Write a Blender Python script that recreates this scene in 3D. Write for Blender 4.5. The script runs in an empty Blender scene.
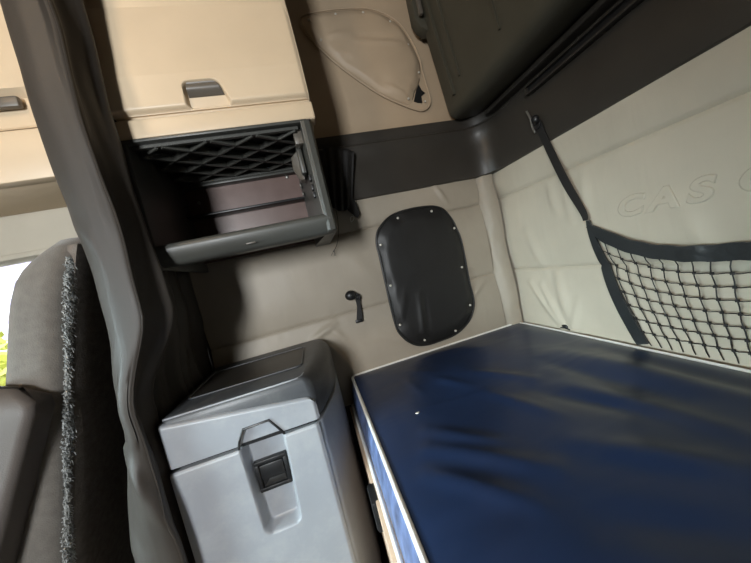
import bpy, bmesh, math, random
from mathutils import Vector, Matrix, noise
random.seed(7)
C = bpy.context.scene.collection
H = 1.05                      # height of the eye above the cab floor; all coordinates below are relative to the eye
F = 278.0
CAM = ((0.94755243, -0.21850932, -0.23323392),
       (-0.2416355, -0.01216226, -0.97029086),
       (0.20918095, 0.97575907, -0.06432399))

def at(px, py, ax, val):
    """the point of the plane ax = val that the photograph shows at a pixel"""
    p = (px - 375.5, py - 281.5, F)
    d = [sum(CAM[r][k] * p[r] for r in range(3)) for k in range(3)]
    i = 'xyz'.index(ax)
    s = val / d[i]
    return Vector((d[0]*s, d[1]*s, d[2]*s))

# ------------------------------------------------------------------ materials
def srgb(r, g, b):
    f = lambda c: (c/255/12.92) if c/255 <= .04045 else ((c/255+.055)/1.055)**2.4
    return (f(r), f(g), f(b), 1)

def mat(name, col, rough=.5, spec=.5, metal=0, var=.12, scale=9, bump=.15, bscale=220, bdist=.002, dirt=None, sheen=0, coat=0, wrinkle=None, rvar=.08):
    m = bpy.data.materials.new(name); m.use_nodes = True
    nt = m.node_tree; N = nt.nodes; L = nt.links
    b = N['Principled BSDF']
    b.inputs['Metallic'].default_value = metal
    b.inputs['Specular IOR Level'].default_value = spec
    b.inputs['Sheen Weight'].default_value = sheen
    b.inputs['Coat Weight'].default_value = coat
    tc = N.new('ShaderNodeTexCoord')
    n1 = N.new('ShaderNodeTexNoise'); n1.inputs['Scale'].default_value = scale; n1.inputs['Detail'].default_value = 5
    L.new(tc.outputs['Object'], n1.inputs['Vector'])
    r = N.new('ShaderNodeValToRGB'); L.new(n1.outputs['Fac'], r.inputs['Fac'])
    c0 = tuple(max(0, x*(1-var)) for x in col[:3]) + (1,); c1 = tuple(min(1, x*(1+var)) for x in col[:3]) + (1,)
    r.color_ramp.elements[0].position = .3; r.color_ramp.elements[1].position = .7
    r.color_ramp.elements[0].color = c0; r.color_ramp.elements[1].color = c1
    out = r.outputs['Color']
    if dirt:
        n3 = N.new('ShaderNodeTexNoise'); n3.inputs['Scale'].default_value = dirt[1]; n3.inputs['Detail'].default_value = 8; n3.inputs['Roughness'].default_value = .7
        L.new(tc.outputs['Object'], n3.inputs['Vector'])
        r3 = N.new('ShaderNodeValToRGB'); r3.color_ramp.elements[0].position = .48; r3.color_ramp.elements[1].position = .75
        L.new(n3.outputs['Fac'], r3.inputs['Fac'])
        mx = N.new('ShaderNodeMixRGB'); L.new(r3.outputs['Color'], mx.inputs['Fac']); L.new(out, mx.inputs['Color1']); mx.inputs['Color2'].default_value = dirt[0]
        out = mx.outputs['Color']
    L.new(out, b.inputs['Base Color'])
    mr = N.new('ShaderNodeMapRange'); L.new(n1.outputs['Fac'], mr.inputs['Value'])
    mr.inputs['To Min'].default_value = max(.03, rough-rvar); mr.inputs['To Max'].default_value = min(1, rough+rvar)
    L.new(mr.outputs['Result'], b.inputs['Roughness'])
    n2 = N.new('ShaderNodeTexNoise'); n2.inputs['Scale'].default_value = bscale; n2.inputs['Detail'].default_value = 3
    L.new(tc.outputs['Object'], n2.inputs['Vector'])
    bp = N.new('ShaderNodeBump'); bp.inputs['Strength'].default_value = bump; bp.inputs['Distance'].default_value = bdist
    L.new(n2.outputs['Fac'], bp.inputs['Height'])
    if wrinkle:
        mp = N.new('ShaderNodeMapping'); mp.inputs['Scale'].default_value = wrinkle[0]; mp.inputs['Rotation'].default_value = wrinkle[3] if len(wrinkle) > 3 else (0, 0, 0)
        L.new(tc.outputs['Object'], mp.inputs['Vector'])
        nw = N.new('ShaderNodeTexNoise'); nw.inputs['Scale'].default_value = 1; nw.inputs['Detail'].default_value = 2; nw.inputs['Distortion'].default_value = .4
        L.new(mp.outputs['Vector'], nw.inputs['Vector'])
        bw = N.new('ShaderNodeBump'); bw.inputs['Strength'].default_value = wrinkle[1]; bw.inputs['Distance'].default_value = wrinkle[2]
        L.new(nw.outputs['Fac'], bw.inputs['Height']); L.new(bp.outputs['Normal'], bw.inputs['Normal'])
        L.new(bw.outputs['Normal'], b.inputs['Normal'])
    else:
        L.new(bp.outputs['Normal'], b.inputs['Normal'])
    return m

M = {}
M['beige_plastic'] = mat('beige_plastic', srgb(200, 180, 152), .42, .4, var=.03, bump=.12, bscale=500, bdist=.0006)
M['tan_vinyl'] = mat('tan_vinyl', srgb(172, 152, 128), .5, .35, var=.04, bump=.2, bscale=320, bdist=.0008)
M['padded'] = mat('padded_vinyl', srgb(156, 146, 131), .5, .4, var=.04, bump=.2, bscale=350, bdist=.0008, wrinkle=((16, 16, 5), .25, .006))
M['rear_padded_lit'] = mat('rear_padded_lit_vinyl', srgb(184, 174, 157), .33, .4, var=.04, bump=.2, bscale=350, bdist=.0008, wrinkle=((16, 24, 4), .3, .006))  # lighter copy of the side wall's vinyl; brighter light put into its colour
M['black_trim'] = mat('black_trim_plastic', srgb(54, 50, 45), .4, .4, var=.08, bump=.3, bscale=420, bdist=.0006)
M['bunk'] = mat('bunk_shell_plastic', srgb(70, 67, 57), .5, .35, var=.08, bump=.3, bscale=420, bdist=.0006)
M['black_vinyl'] = mat('black_vinyl', srgb(33, 32, 31), .45, .4, var=.1, bump=.35, bscale=300, bdist=.0008, wrinkle=((22, 22, 9), .25, .004))
M['black_plastic'] = mat('black_plastic', srgb(26, 26, 27), .4, .5, var=.1, bump=.15)
M['black_web'] = mat('black_webbing', srgb(34, 32, 31), .6, .4, var=.15, bump=.5, bscale=500, bdist=.001)
M['black_satin'] = mat('black_satin_tape', srgb(44, 46, 47), .32, .6, var=.15, bump=.3, bscale=260, bdist=.001, wrinkle=((30, 30, 30), .5, .006))
M['cord'] = mat('net_cord', srgb(38, 36, 36), .6, .4, var=.1, bump=.3, bscale=600)
M['cubby'] = mat('cubby_plastic', srgb(66, 66, 62), .42, .45, var=.06, bump=.25, bscale=450, bdist=.0006)
M['cubby_back'] = mat('cubby_back_sheet', srgb(98, 78, 72), .36, .5, var=.1, scale=16, bump=.25, bscale=260, bdist=.001)
M['fridge'] = mat('fridge_grey_plastic', srgb(136, 139, 144), .38, .5, var=.05, bump=.25, bscale=480, bdist=.0006, dirt=(srgb(150, 152, 154), 9))
M['fridge_top'] = mat('fridge_top_plastic', srgb(66, 68, 71), .42, .5, var=.08, bump=.25, bscale=480, bdist=.0006, dirt=(srgb(86, 88, 88), 13))
M['navy'] = mat('navy_vinyl', srgb(23, 40, 70), .4, .5, coat=.12, var=.1, scale=4, bump=.12, bscale=260, bdist=.0006, wrinkle=((3.2, 8.0, 3.2), .35, .016, (0, 0, .75)))
M['quilt'] = mat('mattress_side_cloth', srgb(92, 108, 146), .4, .5, var=.5, scale=34, bump=.4, bscale=40, bdist=.004)
M['piping'] = mat('white_piping', srgb(226, 224, 218), .45, .5, var=.03, bump=.1)
M['curtain'] = mat('curtain_vinyl', srgb(49, 44, 39), .56, .35, var=.1, bump=.2, bscale=260, bdist=.0008, wrinkle=((16, 16, 4), .35, .008))
M['seat_cloth'] = mat('seat_cloth', srgb(96, 91, 85), .85, .2, var=.12, scale=60, bump=.6, bscale=420, bdist=.0015, sheen=.25)
M['seat_back'] = mat('seat_back_carpet', srgb(100, 94, 88), .95, .1, var=.2, scale=70, bump=.7, bscale=260, bdist=.002)
M['fleece'] = mat('fleece', srgb(150, 152, 150), .95, .1, var=.3, scale=120, bump=1, bscale=160, bdist=.006)
M['arm'] = mat('armrest_vinyl', srgb(82, 76, 72), .55, .35, var=.1, bump=.4, bscale=380, bdist=.0012)
M['snap'] = mat('snap_metal', srgb(215, 210, 198), .3, .6, metal=.35, var=.05, bump=.05)
M['board'] = mat('bunk_board', srgb(206, 180, 156), .5, .3, var=.07, scale=14, bump=.2, bscale=90)
M['floor'] = mat('floor_mat', srgb(44, 42, 40), .7, .3, var=.2, bump=.5, bscale=160, bdist=.003)
M['headliner'] = mat('headliner', srgb(120, 112, 100), .9, .2, var=.05, bump=.5, bscale=320, bdist=.001)
M['cab_grey'] = mat('cab_door_trim', srgb(172, 164, 148), .6, .3, var=.05, bump=.3, bscale=320, bdist=.001)
M['grey_pull'] = mat('grey_pull', srgb(92, 86, 78), .4, .45, var=.06, bump=.2, bscale=420, bdist=.0006)
M['red'] = mat('red_tag', srgb(190, 30, 40), .5, .4)
M['paper'] = mat('paper', srgb(225, 222, 210), .7, .3)
M['metal'] = mat('dull_steel', srgb(170, 168, 162), .35, .5, metal=.85, var=.08)
M['ground'] = mat('asphalt', srgb(150, 146, 140), .9, .2, var=.1, scale=3)
M['leaf'] = mat('leaves', srgb(186, 188, 92), .6, .3, var=.35, scale=6)
M['bark'] = mat('bark', srgb(90, 70, 52), .9, .2, var=.2)

def banded(name, a, b, period):
    m = mat(name, a, .6, .3); nt = m.node_tree; N = nt.nodes; L = nt.links
    tc = N.new('ShaderNodeTexCoord'); sp = N.new('ShaderNodeSeparateXYZ'); L.new(tc.outputs['Object'], sp.inputs[0])
    mt = N.new('ShaderNodeMath'); mt.operation = 'MULTIPLY'; mt.inputs[1].default_value = 1/period; L.new(sp.outputs['Z'], mt.inputs[0])
    fr = N.new('ShaderNodeMath'); fr.operation = 'FRACT'; L.new(mt.outputs[0], fr.inputs[0])
    gt = N.new('ShaderNodeMath'); gt.operation = 'GREATER_THAN'; gt.inputs[1].default_value = .55; L.new(fr.outputs[0], gt.inputs[0])
    mx = N.new('ShaderNodeMixRGB'); L.new(gt.outputs[0], mx.inputs['Fac']); mx.inputs['Color1'].default_value = a; mx.inputs['Color2'].default_value = b
    L.new(mx.outputs[0], N['Principled BSDF'].inputs['Base Color'])
    return m
M['siding'] = banded('siding', srgb(240, 238, 246), srgb(178, 168, 205), .36)

def glass_mat():
    m = bpy.data.materials.new('window_glass'); m.use_nodes = True; nt = m.node_tree; N = nt.nodes; L = nt.links
    N.remove(N['Principled BSDF'])
    g = N.new('ShaderNodeBsdfGlossy'); g.inputs['Roughness'].default_value = .02
    t = N.new('ShaderNodeBsdfTransparent'); t.inputs['Color'].default_value = (.97, .98, .98, 1)
    f = N.new('ShaderNodeFresnel'); f.inputs['IOR'].default_value = 1.35
    mx = N.new('ShaderNodeMixShader'); L.new(f.outputs[0], mx.inputs[0]); L.new(t.outputs[0], mx.inputs[1]); L.new(g.outputs[0], mx.inputs[2])
    L.new(mx.outputs[0], N['Material Output'].inputs['Surface'])
    return m
M['glass'] = glass_mat()
def emit_mat(name, col, s):
    m = bpy.data.materials.new(name); m.use_nodes = True; b = m.node_tree.nodes['Principled BSDF']
    b.inputs['Base Color'].default_value = col; b.inputs['Emission Color'].default_value = col; b.inputs['Emission Strength'].default_value = s
    return m

# ------------------------------------------------------------------ mesh helpers
TOP = []
def tag(o, label=None, cat=None, group=None, kind=None):
    if label: o['label'] = label
    if cat: o['category'] = cat
    if group: o['group'] = group
    if kind: o['kind'] = kind
    return o

def thing(name, label, cat, base, group=None):
    o = bpy.data.objects.new(name, None); C.objects.link(o); o.location = Vector(base) + Vector((0, 0, H))
    o.empty_display_size = .05
    return tag(o, label, cat, group)

def org(o):
    v = Vector(o.location)
    p = o.parent
    while p: v += Vector(p.location); p = p.parent
    return v

def obj(name, bm, m, parent=None, smooth=35, base=None, recalc=True):
    if recalc: bmesh.ops.recalc_face_normals(bm, faces=bm.faces)
    me = bpy.data.meshes.new(name)
    for v in bm.verts: v.co.z += H
    vs = [v.co.copy() for v in bm.verts]
    lo = Vector([min(v[i] for v in vs) for i in range(3)]); hi = Vector([max(v[i] for v in vs) for i in range(3)])
    o0 = Vector(((lo.x+hi.x)/2, (lo.y+hi.y)/2, lo.z))
    for v in bm.verts: v.co -= o0
    bm.to_mesh(me); bm.free()
    for p in me.polygons: p.use_smooth = True
    try: me.set_sharp_from_angle(angle=math.radians(smooth))
    except Exception: pass
    o = bpy.data.objects.new(name, me); C.objects.link(o)
    for mm in (m if isinstance(m, (list, tuple)) else [m]): me.materials.append(M[mm])
    if parent:
        o.parent = parent; o.location = o0 - org(parent)
    else: o.location = o0
    return o

def NB(): return bmesh.new()

def box(bm, lo, hi, bev=0, seg=2, mtx=None):
    lo = Vector(lo); hi = Vector(hi)
    r = bmesh.ops.create_cube(bm, size=1)
    vs = r['verts']
    for v in vs:
        v.co = Vector([(lo[i]+hi[i])/2 + v.co[i]*(hi[i]-lo[i]) for i in range(3)])
    if bev:
        es = list({e for v in vs for e in v.link_edges})
        r2 = bmesh.ops.bevel(bm, geom=es, offset=bev, segments=seg, affect='EDGES', profile=.5)
        vs = list({v for f in r2['faces'] for v in f.verts} | {v for v in vs if v.is_valid})
    if mtx is not None:
        for v in vs: v.co = mtx @ v.co
    return vs

def catmull(pts, n, closed=False):
    pts = [Vector(p) for p in pts]; k = len(pts); out = []
    rng = k if closed else k-1
    for i in range(rng):
        g = lambda j: pts[j % k] if closed else pts[max(0, min(k-1, j))]
        p0, p1, p2, p3 = g(i-1), g(i), g(i+1), g(i+2)
        for s in range(n):
            t = s/n
            out.append(.5*((2*p1) + (-p0+p2)*t + (2*p0-5*p1+4*p2-p3)*t*t + (-p0+3*p1-3*p2+p3)*t**3))
    if not closed: out.append(pts[-1])
    return out

def tube(bm, path, r, seg=8, closed=False, cap=True):
    path = [Vector(p) for p in path]; n = len(path); rings = []
    rr = r if callable(r) else (lambda t: r)
    up = None
    for i, p in enumerate(path):
        a = path[(i-1) % n] if (closed or i > 0) else p; b = path[(i+1) % n] if (closed or i < n-1) else p
        t = (b-a).normalized() if (b-a).length > 1e-9 else Vector((0, 0, 1))
        if up is None:
            up = t.cross(Vector((0, 0, 1)));
            if up.length < .1: up = t.cross(Vector((1, 0, 0)))
            up.normalize()
        up = (up - t*up.dot(t)).normalized(); w = t.cross(up)
        ra = rr(i/max(1, n-1))
        rings.append([bm.verts.new(p + (up*math.cos(2*math.pi*k/seg) + w*math.sin(2*math.pi*k/seg))*ra) for k in range(seg)])
    for i in range(n if closed else n-1):
        A, B = rings[i], rings[(i+1) % n]
        for k in range(seg): bm.faces.new((A[k], A[(k+1) % seg], B[(k+1) % seg], B[k]))
    if cap and not closed:
        bm.faces.new(rings[0][::-1]); bm.faces.new(rings[-1])

def strip(bm, path, half, thick, side):
    """flat band along a path; side(i) gives its width direction, thickness follows the cross product"""
    path = [Vector(p) for p in path]; n = len(path); rings = []
    for i, p in enumerate(path):
        a = path[max(0, i-1)]; b = path[min(n-1, i+1)]; t = (b-a).normalized()
        s = Vector(side(i/(n-1))); s = (s - t*s.dot(t)).normalized(); nn = t.cross(s)
        h = half(i/(n-1)) if callable(half) else half
        rings.append([bm.verts.new(p+s*h*u+nn*thick*w) for u, w in ((-1, -.5), (1, -.5), (1, .5), (-1, .5))])
    for i in range(n-1):
        for k in range(4): bm.faces.new((rings[i][k], rings[i][(k+1) % 4], rings[i+1][(k+1) % 4], rings[i+1][k]))
    bm.faces.new(rings[0][::-1]); bm.faces.new(rings[-1])

def grid(bm, fn, nu, nv, skirt=None, closed_u=False):
    """surface fn(u, v), u and v in 0..1; skirt is a vector that gives the sheet a turned-back edge and a back"""
    V = [[bm.verts.new(fn(i/nu, j/nv)) for j in range(nv+1)] for i in range(nu+(0 if closed_u else 1))]
    k = len(V)
    for i in range(nu):
        for j in range(nv):
            bm.faces.new((V[i][j], V[(i+1) % k][j], V[(i+1) % k][j+1], V[i][j+1]))
    if skirt is not None:
        s = Vector(skirt)
        loop = [V[i][0] for i in range(nu+1)] + [V[nu][j] for j in range(1, nv+1)] + [V[i][nv] for i in range(nu-1, -1, -1)] + [V[0][j] for j in range(nv-1, 0, -1)]
        low = [bm.verts.new(v.co+s) for v in loop]
        for i in range(len(loop)):
            j = (i+1) % len(loop); bm.faces.new((loop[i], loop[j], low[j], low[i]))
        bm.faces.new(low[::-1])
    return V

def loft(bm, rings, cap=True):
    R = [[bm.verts.new(p) for p in r] for r in rings]
    n = len(R[0])
    for i in range(len(R)-1):
        for k in range(n): bm.faces.new((R[i][k], R[i][(k+1) % n], R[i+1][(k+1) % n], R[i+1][k]))
    if cap: bm.faces.new(R[0][::-1]); bm.faces.new(R[-1])

def prism(bm, pts, d, bev=0):
    d = Vector(d); A = [bm.verts.new(Vector(p)) for p in pts]; B = [bm.verts.new(Vector(p)+d) for p in pts]; n = len(A)
    fs = [bm.faces.new(A[::-1]), bm.faces.new(B)]
    for k in range(n): fs.append(bm.faces.new((A[k], A[(k+1) % n], B[(k+1) % n], B[k])))
    if bev:
        es = list({e for f in fs[:2] for e in f.edges})
        bmesh.ops.bevel(bm, geom=es, offset=bev, segments=2, affect='EDGES', profile=.5)

def ball(bm, c, r, sx=1, sy=1, sz=1, seg=16):
    res = bmesh.ops.create_uvsphere(bm, u_segments=seg, v_segments=max(6, seg//2), radius=r)
    for v in res['verts']: v.co = Vector((v.co.x*sx, v.co.y*sy, v.co.z*sz)) + Vector(c)

def dome(bm, c, r, h, nrm, seg=10):
    """a small domed disc (snap head) standing on nrm"""
    nrm = Vector(nrm).normalized(); a = nrm.orthogonal().normalized(); b = nrm.cross(a); c = Vector(c)
    rings = []
    for (k, z) in ((1, -.25), (1, .3), (.8, .75), (.45, .95)):
        rings.append([c + (a*math.cos(2*math.pi*i/seg)+b*math.sin(2*math.pi*i/seg))*r*k + nrm*h*z for i in range(seg)])
    loft(bm, rings)

def rrect(cx, cy, hx, hy, r, n=6):
    out = []
    for qx, qy, a0 in ((1, 1, 0), (-1, 1, 90), (-1, -1, 180), (1, -1, 270)):
        for k in range(n+1):
            a = math.radians(a0 + 90*k/n)
            out.append((cx+qx*(hx-r)+r*math.cos(a), cy+qy*(hy-r)+r*math.sin(a)))
    return out

def puff(bm, outline, nrm, height, rings=14, prof=None, dents=(), dent=.006, dr=.03, extra=None):
    """a stuffed panel: closed outline (3D points on a plane), domed along nrm, dented at given points"""
    nrm = Vector(nrm).normalized(); o = [Vector(p) for p in outline]; n = len(o)
    c = sum(o, Vector())/n
    prof = prof or (lambda s: (1-s**4))
    R = []
    for r in range(rings):
        s = 1 - r/rings
        s2 = s**.8
        ring = []
        for p in o:
            q = c + (p-c)*s2
            h = height*prof(s2)
            for d in dents: h -= dent*math.exp(-((q-Vector(d)).length/dr)**2)*(0 if r == 0 else 1)
            if extra: h += extra(q)*(1-s2**6)
            ring.append(q + nrm*h)
        R.append(ring)
    V = [[bm.verts.new(p) for p in r] for r in R]
    back = [bm.verts.new(p - nrm*.004) for p in o]
    for k in range(n):
        bm.faces.new((back[k], back[(k+1) % n], V[0][(k+1) % n], V[0][k]))
    for i in range(rings-1):
        for k in range(n): bm.faces.new((V[i][k], V[i][(k+1) % n], V[i+1][(k+1) % n], V[i+1][k]))
    bm.faces.new(V[-1]); bm.faces.new(back[::-1])

def g1(t, w): return math.exp(-(t/w)**2)
def sstep(a, b, t):
    t = max(0, min(1, (t-a)/(b-a))); return t*t*(3-2*t)
def crease(p, q, a, b, w):
    """0..1 ridge along the segment a-b in 2D"""
    ax, ay = a; bx, by = b; dx, dy = bx-ax, by-ay; L2 = dx*dx+dy*dy
    t = ((p-ax)*dx+(q-ay)*dy)/L2; tc = max(0, min(1, t))
    d = math.hypot(p-ax-dx*tc, q-ay-dy*tc)
    return math.exp(-(d/w)**2)*(.35+.65*math.sin(math.pi*max(0.05, min(.95, t))))

# ================================================================== THE SETTING
FZ = -1.05     # floor, relative to the eye
bm = NB(); box(bm, (-2.6, -1.35, FZ-.06), (1.15, 1.4, FZ)); tag(obj('floor', bm, 'floor'), kind='structure')
CZ = 1.32
bm = NB(); box(bm, (-2.6, -1.35, CZ), (1.15, 1.4, CZ+.05)); tag(obj('ceiling', bm, 'headliner'), kind='structure')

# padded side wall behind the bunk
def wall_y(x, z):
    y = 1.15
    seams = (-.52, -.173, .149, .30)
    for a, b in zip(seams[:-1], seams[1:]):
        if a <= z <= b:
            t = (z-a)/(b-a); y -= .013*(1-abs(2*t-1)**2.6)
    for s in seams[1:3]:
        y += .006*g1(z-s, .0035)
        # little pleats across the seams
        y -= .0022*g1(z-s, .03)*noise.noise(Vector((x*38, s*9, 3)))
    for a, b, w, h in (((.60, .27), (.64, .19), .010, .008), ((-.06, -.24), (.04, -.20), .014, .010), ((.02, -.22), (.06, -.27), .012, .007),
                       ((.60, .02), (.72, .10), .02, .003), ((.74, -.20), (.66, -.26), .012, .004), ((.72, -.13), (.64, -.10), .012, .003),
                       ((.16, .06), (.24, -.06), .03, .003), ((.2, -.3), (.33, -.36), .02, .004)):
        y -= 1.35*h*crease(x, z, a, b, w)
    y -= .003*noise.noise(Vector((x*5, z*5, 1)))
    return y
bm = NB()
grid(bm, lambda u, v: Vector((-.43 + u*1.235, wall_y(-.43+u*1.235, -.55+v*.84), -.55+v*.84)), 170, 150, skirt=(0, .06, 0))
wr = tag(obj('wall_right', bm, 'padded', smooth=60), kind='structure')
bm = NB()
def upper_y(x, z):
    y = 1.165 - .022*g1(z-.50, .05)
    return y - .004*noise.noise(Vector((x*3, z*3, 8)))
grid(bm, lambda u, v: Vector((-.43+u*1.4, upper_y(-.43+u*1.4, .5+v*.84), .5+v*.84)), 60, 60, skirt=(0, .05, 0))
tag(obj('wall_right', bm, 'tan_vinyl', smooth=60), 'upper side wall in smooth tan vinyl above the dark belt trim', kind='structure')
bm = NB(); box(bm, (-.43, 1.17, FZ), (1.0, 1.24, -.5)); tag(obj('wall_right', bm, 'black_trim'), kind='structure')

bm = NB(); box(bm, (-.46, 1.25, FZ), (1.16, 1.31, CZ)); tag(obj('wall_right', bm, 'black_trim'), kind='structure')
bm = NB(); box(bm, (1.06, -1.35, FZ), (1.12, 1.31, CZ)); tag(obj('wall_rear', bm, 'black_trim'), kind='structure')

# padded corner roll
bm = NB()
def corner(u, v):
    z = -.56 + v*.86
    a = math.radians(-8 + 106*u)
    cx, cy, r = .868, 1.175, .066 + .004*math.sin(z*17) + .0035*noise.noise(Vector((u*3, z*16, 4)))
    t = a
    p = Vector((cx - r*math.cos(t)*1.0, cy - r*math.sin(t)*.95, z))
    return p
grid(bm, corner, 22, 90)
tag(obj('trim_2', bm, 'padded', smooth=60), kind='structure')

# padded rear wall
RX = .905
def rear_x(y, z):
    x = RX
    seams = (-.56, -.18, .158, .34)
    for a, b in zip(seams[:-1], seams[1:]):
        if a <= z <= b:
            t = (z-a)/(b-a); x -= .012*(1-abs(2*t-1)**2.6)
    for s in seams[1:3]: x += .006*g1(z-s, .0035); x -= .0016*g1(z-s, .04)*noise.noise(Vector((y*30, s*7, 5)))
    for a, b, w, h in (((.86, .13), (.84, .02), .014, .004), ((.80, .13), (.79, -.02), .012, .003), ((.73, .13), (.735, .0), .014, .004),
                       ((.9, -.2), (.87, -.4), .02, .006), ((.98, -.25), (.90, -.42), .012, .006), ((1.04, -.24), (.91, -.43), .012, .006), ((.82, -.3), (.87, -.43), .014, .005), ((.95, -.22), (1.0, -.02), .02, .003),
                       ((.50, -.05), (.46, -.2), .02, .003), ((.40, -.06), (.36, -.2), .02, .003)):
        x -= 1.7*h*crease(y, z, a, b, w)
    x -= .003*noise.noise(Vector((y*5, z*5, 11)))
    return x
bm = NB()
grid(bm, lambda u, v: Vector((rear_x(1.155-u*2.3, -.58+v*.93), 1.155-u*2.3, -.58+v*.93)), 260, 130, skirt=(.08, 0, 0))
wrear = tag(obj('wall_rear', bm, 'rear_padded_lit', smooth=60), kind='structure')
bm = NB(); box(bm, (1.0, -1.3, .26), (1.06, 1.3, CZ)); box(bm, (.99, -1.3, FZ), (1.06, 1.3, -.5))
tag(obj('wall_rear', bm, 'black_trim'), kind='structure')

# embossed lettering pressed into the rear wall
def emboss(txt, y0, z0, height, pitch):
    for i, ch in enumerate(txt):
        cu = bpy.data.curves.new('lettering', 'FONT'); cu.body = ch; cu.size = height/.70; cu.extrude = .0012; cu.bevel_depth = .0028; cu.bevel_resolution = 2
        cu.shear = .25; cu.offset = .001
        o = bpy.data.objects.new('tmp', cu); C.objects.link(o)
        bpy.context.view_layer.update()
        me = bpy.data.meshes.new_from_object(o.evaluated_get(bpy.context.evaluated_depsgraph_get()))
        bpy.data.objects.remove(o)
        b = NB(); b.from_mesh(me)
        y = y0 - pitch*i
        for v in b.verts:
            lx, ly, lz = v.co.x*1.25, v.co.y, v.co.z
            v.co = Vector((rear_x(y-lx, z0+ly) - lz + .0004, y-lx, z0+ly))
        obj('lettering', b, 'rear_padded_lit', wrear, smooth=50)
emboss('CASC', .648, -.036, .052, .079)

# dark belt trim, swept along the side wall, round the corner and along the rear wall
TP = [(1.165, .545), (1.15, .540), (1.135, .535), (1.133, .525), (1.138, .500), (1.138, .492), (1.126, .486), (1.123, .478), (1.13, .462), (1.136, .44), (1.133, .40), (1.128, .34), (1.128, .285), (1.13, .272), (1.14, .268), (1.17, .268)]
def path_plan():
    P = []
    xs = [-.43 + i*(.78+.43)/20 for i in range(21)]
    for x in xs: P.append((Vector((x, 0)), Vector((0, -1))))
    R = .115; cx, cy = .78, 1.13-R+.0
    for k in range(1, 15):
        a = math.radians(90*k/14)
        P.append((Vector((cx, 0)), Vector((-math.sin(a), -math.cos(a))), a))
    return P
bm = NB()
rings = []
for i in range(25):
    x = -.43 + i*(.785+.43)/24
    rings.append([Vector((x, y, z)) for y, z in TP])
R0 = .10
for k in range(1, 17):
    a = math.radians(90*k/16)
    # centre of the turn, profile radius measured from it
    cx, cy = .785, 1.13-R0
    rings.append([Vector((cx + (R0+(y-1.13))*math.sin(a), cy + (R0+(y-1.13))*math.cos(a), z)) for y, z in TP])
for i in range(1, 40):
    y0 = 1.13-R0 - i*2.1/39
    rings.append([Vector((.785+R0+(y-1.13), y0, z)) for y, z in TP])
V = [[bm.verts.new(p) for p in r] for r in rings]
for i in range(len(V)-1):
    for k in range(len(TP)-1): bm.faces.new((V[i][k], V[i+1][k], V[i+1][k+1], V[i][k+1]))
for r in (V[0], V[-1]): bm.faces.new(r)
tr = tag(obj('trim_1', bm, 'black_trim', smooth=28), kind='structure')
# upper ledge of the trim on the rear wall, under the folded bunk
bm = NB(); box(bm, (.852, -1.05, .497), (.97, 1.05, .514), .004); box(bm, (.885, -1.05, .52), (.99, 1.08, .56), .004)
obj('ledge', bm, 'black_trim', tr)
# slot in the rear trim
bm = NB()
a, b = Vector((.868, .845, .462)), Vector((.868, .10, .456))
for (zo, h) in ((.0125, .0035), (-.0125, .0035)):
    box(bm, (.864, .10, .464+zo-h), (.885, .85, .464+zo+h), .002)
box(bm, (.864, .846, .448), (.885, .853, .48), .002)
obj('slot_rim', bm, 'black_trim', tr)
bm = NB(); box(bm, (.8765, .10, .4545), (.884, .85, .4735)); obj('slot', bm, 'black_plastic', tr)

# cab shell
def wallbox(name, lo, hi, m, bev=0):
    b = NB(); box(b, lo, hi, bev); return tag(obj(name, b, m), kind='structure')
WX0, WX1, WZ0, WZ1 = -1.75, -.80, -.20, .285
b = NB()
box(b, (-2.2, 1.15, FZ), (-.62, 1.22, WZ0), .01)
box(b, (-2.2, 1.15, WZ1), (-.42, 1.22, CZ), .01)
box(b, (WX1, 1.15, WZ0-.01), (-.62, 1.22, WZ1+.01), .005)
box(b, (-2.2, 1.15, WZ0-.01), (WX0, 1.22, WZ1+.01), .005)
d1 = tag(obj('door_1', b, 'cab_grey'), kind='structure')
b = NB(); box(b, (WX0-.01, 1.19, WZ0-.01), (WX1+.01, 1.196, WZ1+.01)); w1 = tag(obj('window_1', b, 'glass'), kind='structure')
b = NB()
for lo, hi in (((WX0-.03, 1.135, WZ0-.02), (WX1+.03, 1.15, WZ0)), ((WX0-.03, 1.135, WZ1), (WX1+.03, 1.15, WZ1+.018)), ((WX1, 1.135, WZ0), (WX1+.03, 1.15, WZ1)), ((WX0-.03, 1.135, WZ0), (WX0, 1.15, WZ1))): box(b, lo, hi, .003)
obj('window_frame', b, 'cab_grey', w1)
wallbox('wall_right', (-.62, 1.165, FZ), (-.42, 1.22, CZ), 'curtain')
# far side of the cab with its own door window, and the windscreen wall
b = NB()
def holed(x0, x1, holes):
    """the far wall as blocks round its window openings"""
    xs = sorted({x0, x1} | {h[0] for h in holes} | {h[1] for h in holes})
    for a_, c_ in zip(xs[:-1], xs[1:]):
        hs = [h for h in holes if h[0] <= a_ and c_ <= h[1]]
        if not hs: box(b, (a_-.001, -1.3, FZ), (c_+.001, -1.2, CZ))
        for h in hs:
            box(b, (a_-.001, -1.3, FZ), (c_+.001, -1.2, h[2])); box(b, (a_-.001, -1.3, h[3]), (c_+.001, -1.2, CZ))
FW = (-1.06, -.66, -.05, .55)
holed(-2.6, 1.06, (FW,))
tag(obj('wall_left', b, 'black_trim'), kind='structure')
b = NB(); SY0, SY1, SZ0, SZ1 = -1.05, .22, -.15, .42
for lo, hi in (((-2.66, -1.35, FZ), (-2.55, 1.4, SZ0)), ((-2.66, -1.35, SZ1), (-2.55, 1.4, CZ)), ((-2.66, -1.35, SZ0-.01), (-2.55, SY0, SZ1+.01)), ((-2.66, SY1, SZ0-.01), (-2.55, 1.4, SZ1+.01))): box(b, lo, hi)
tag(obj('wall_front', b, 'cab_grey'), kind='structure')
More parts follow.
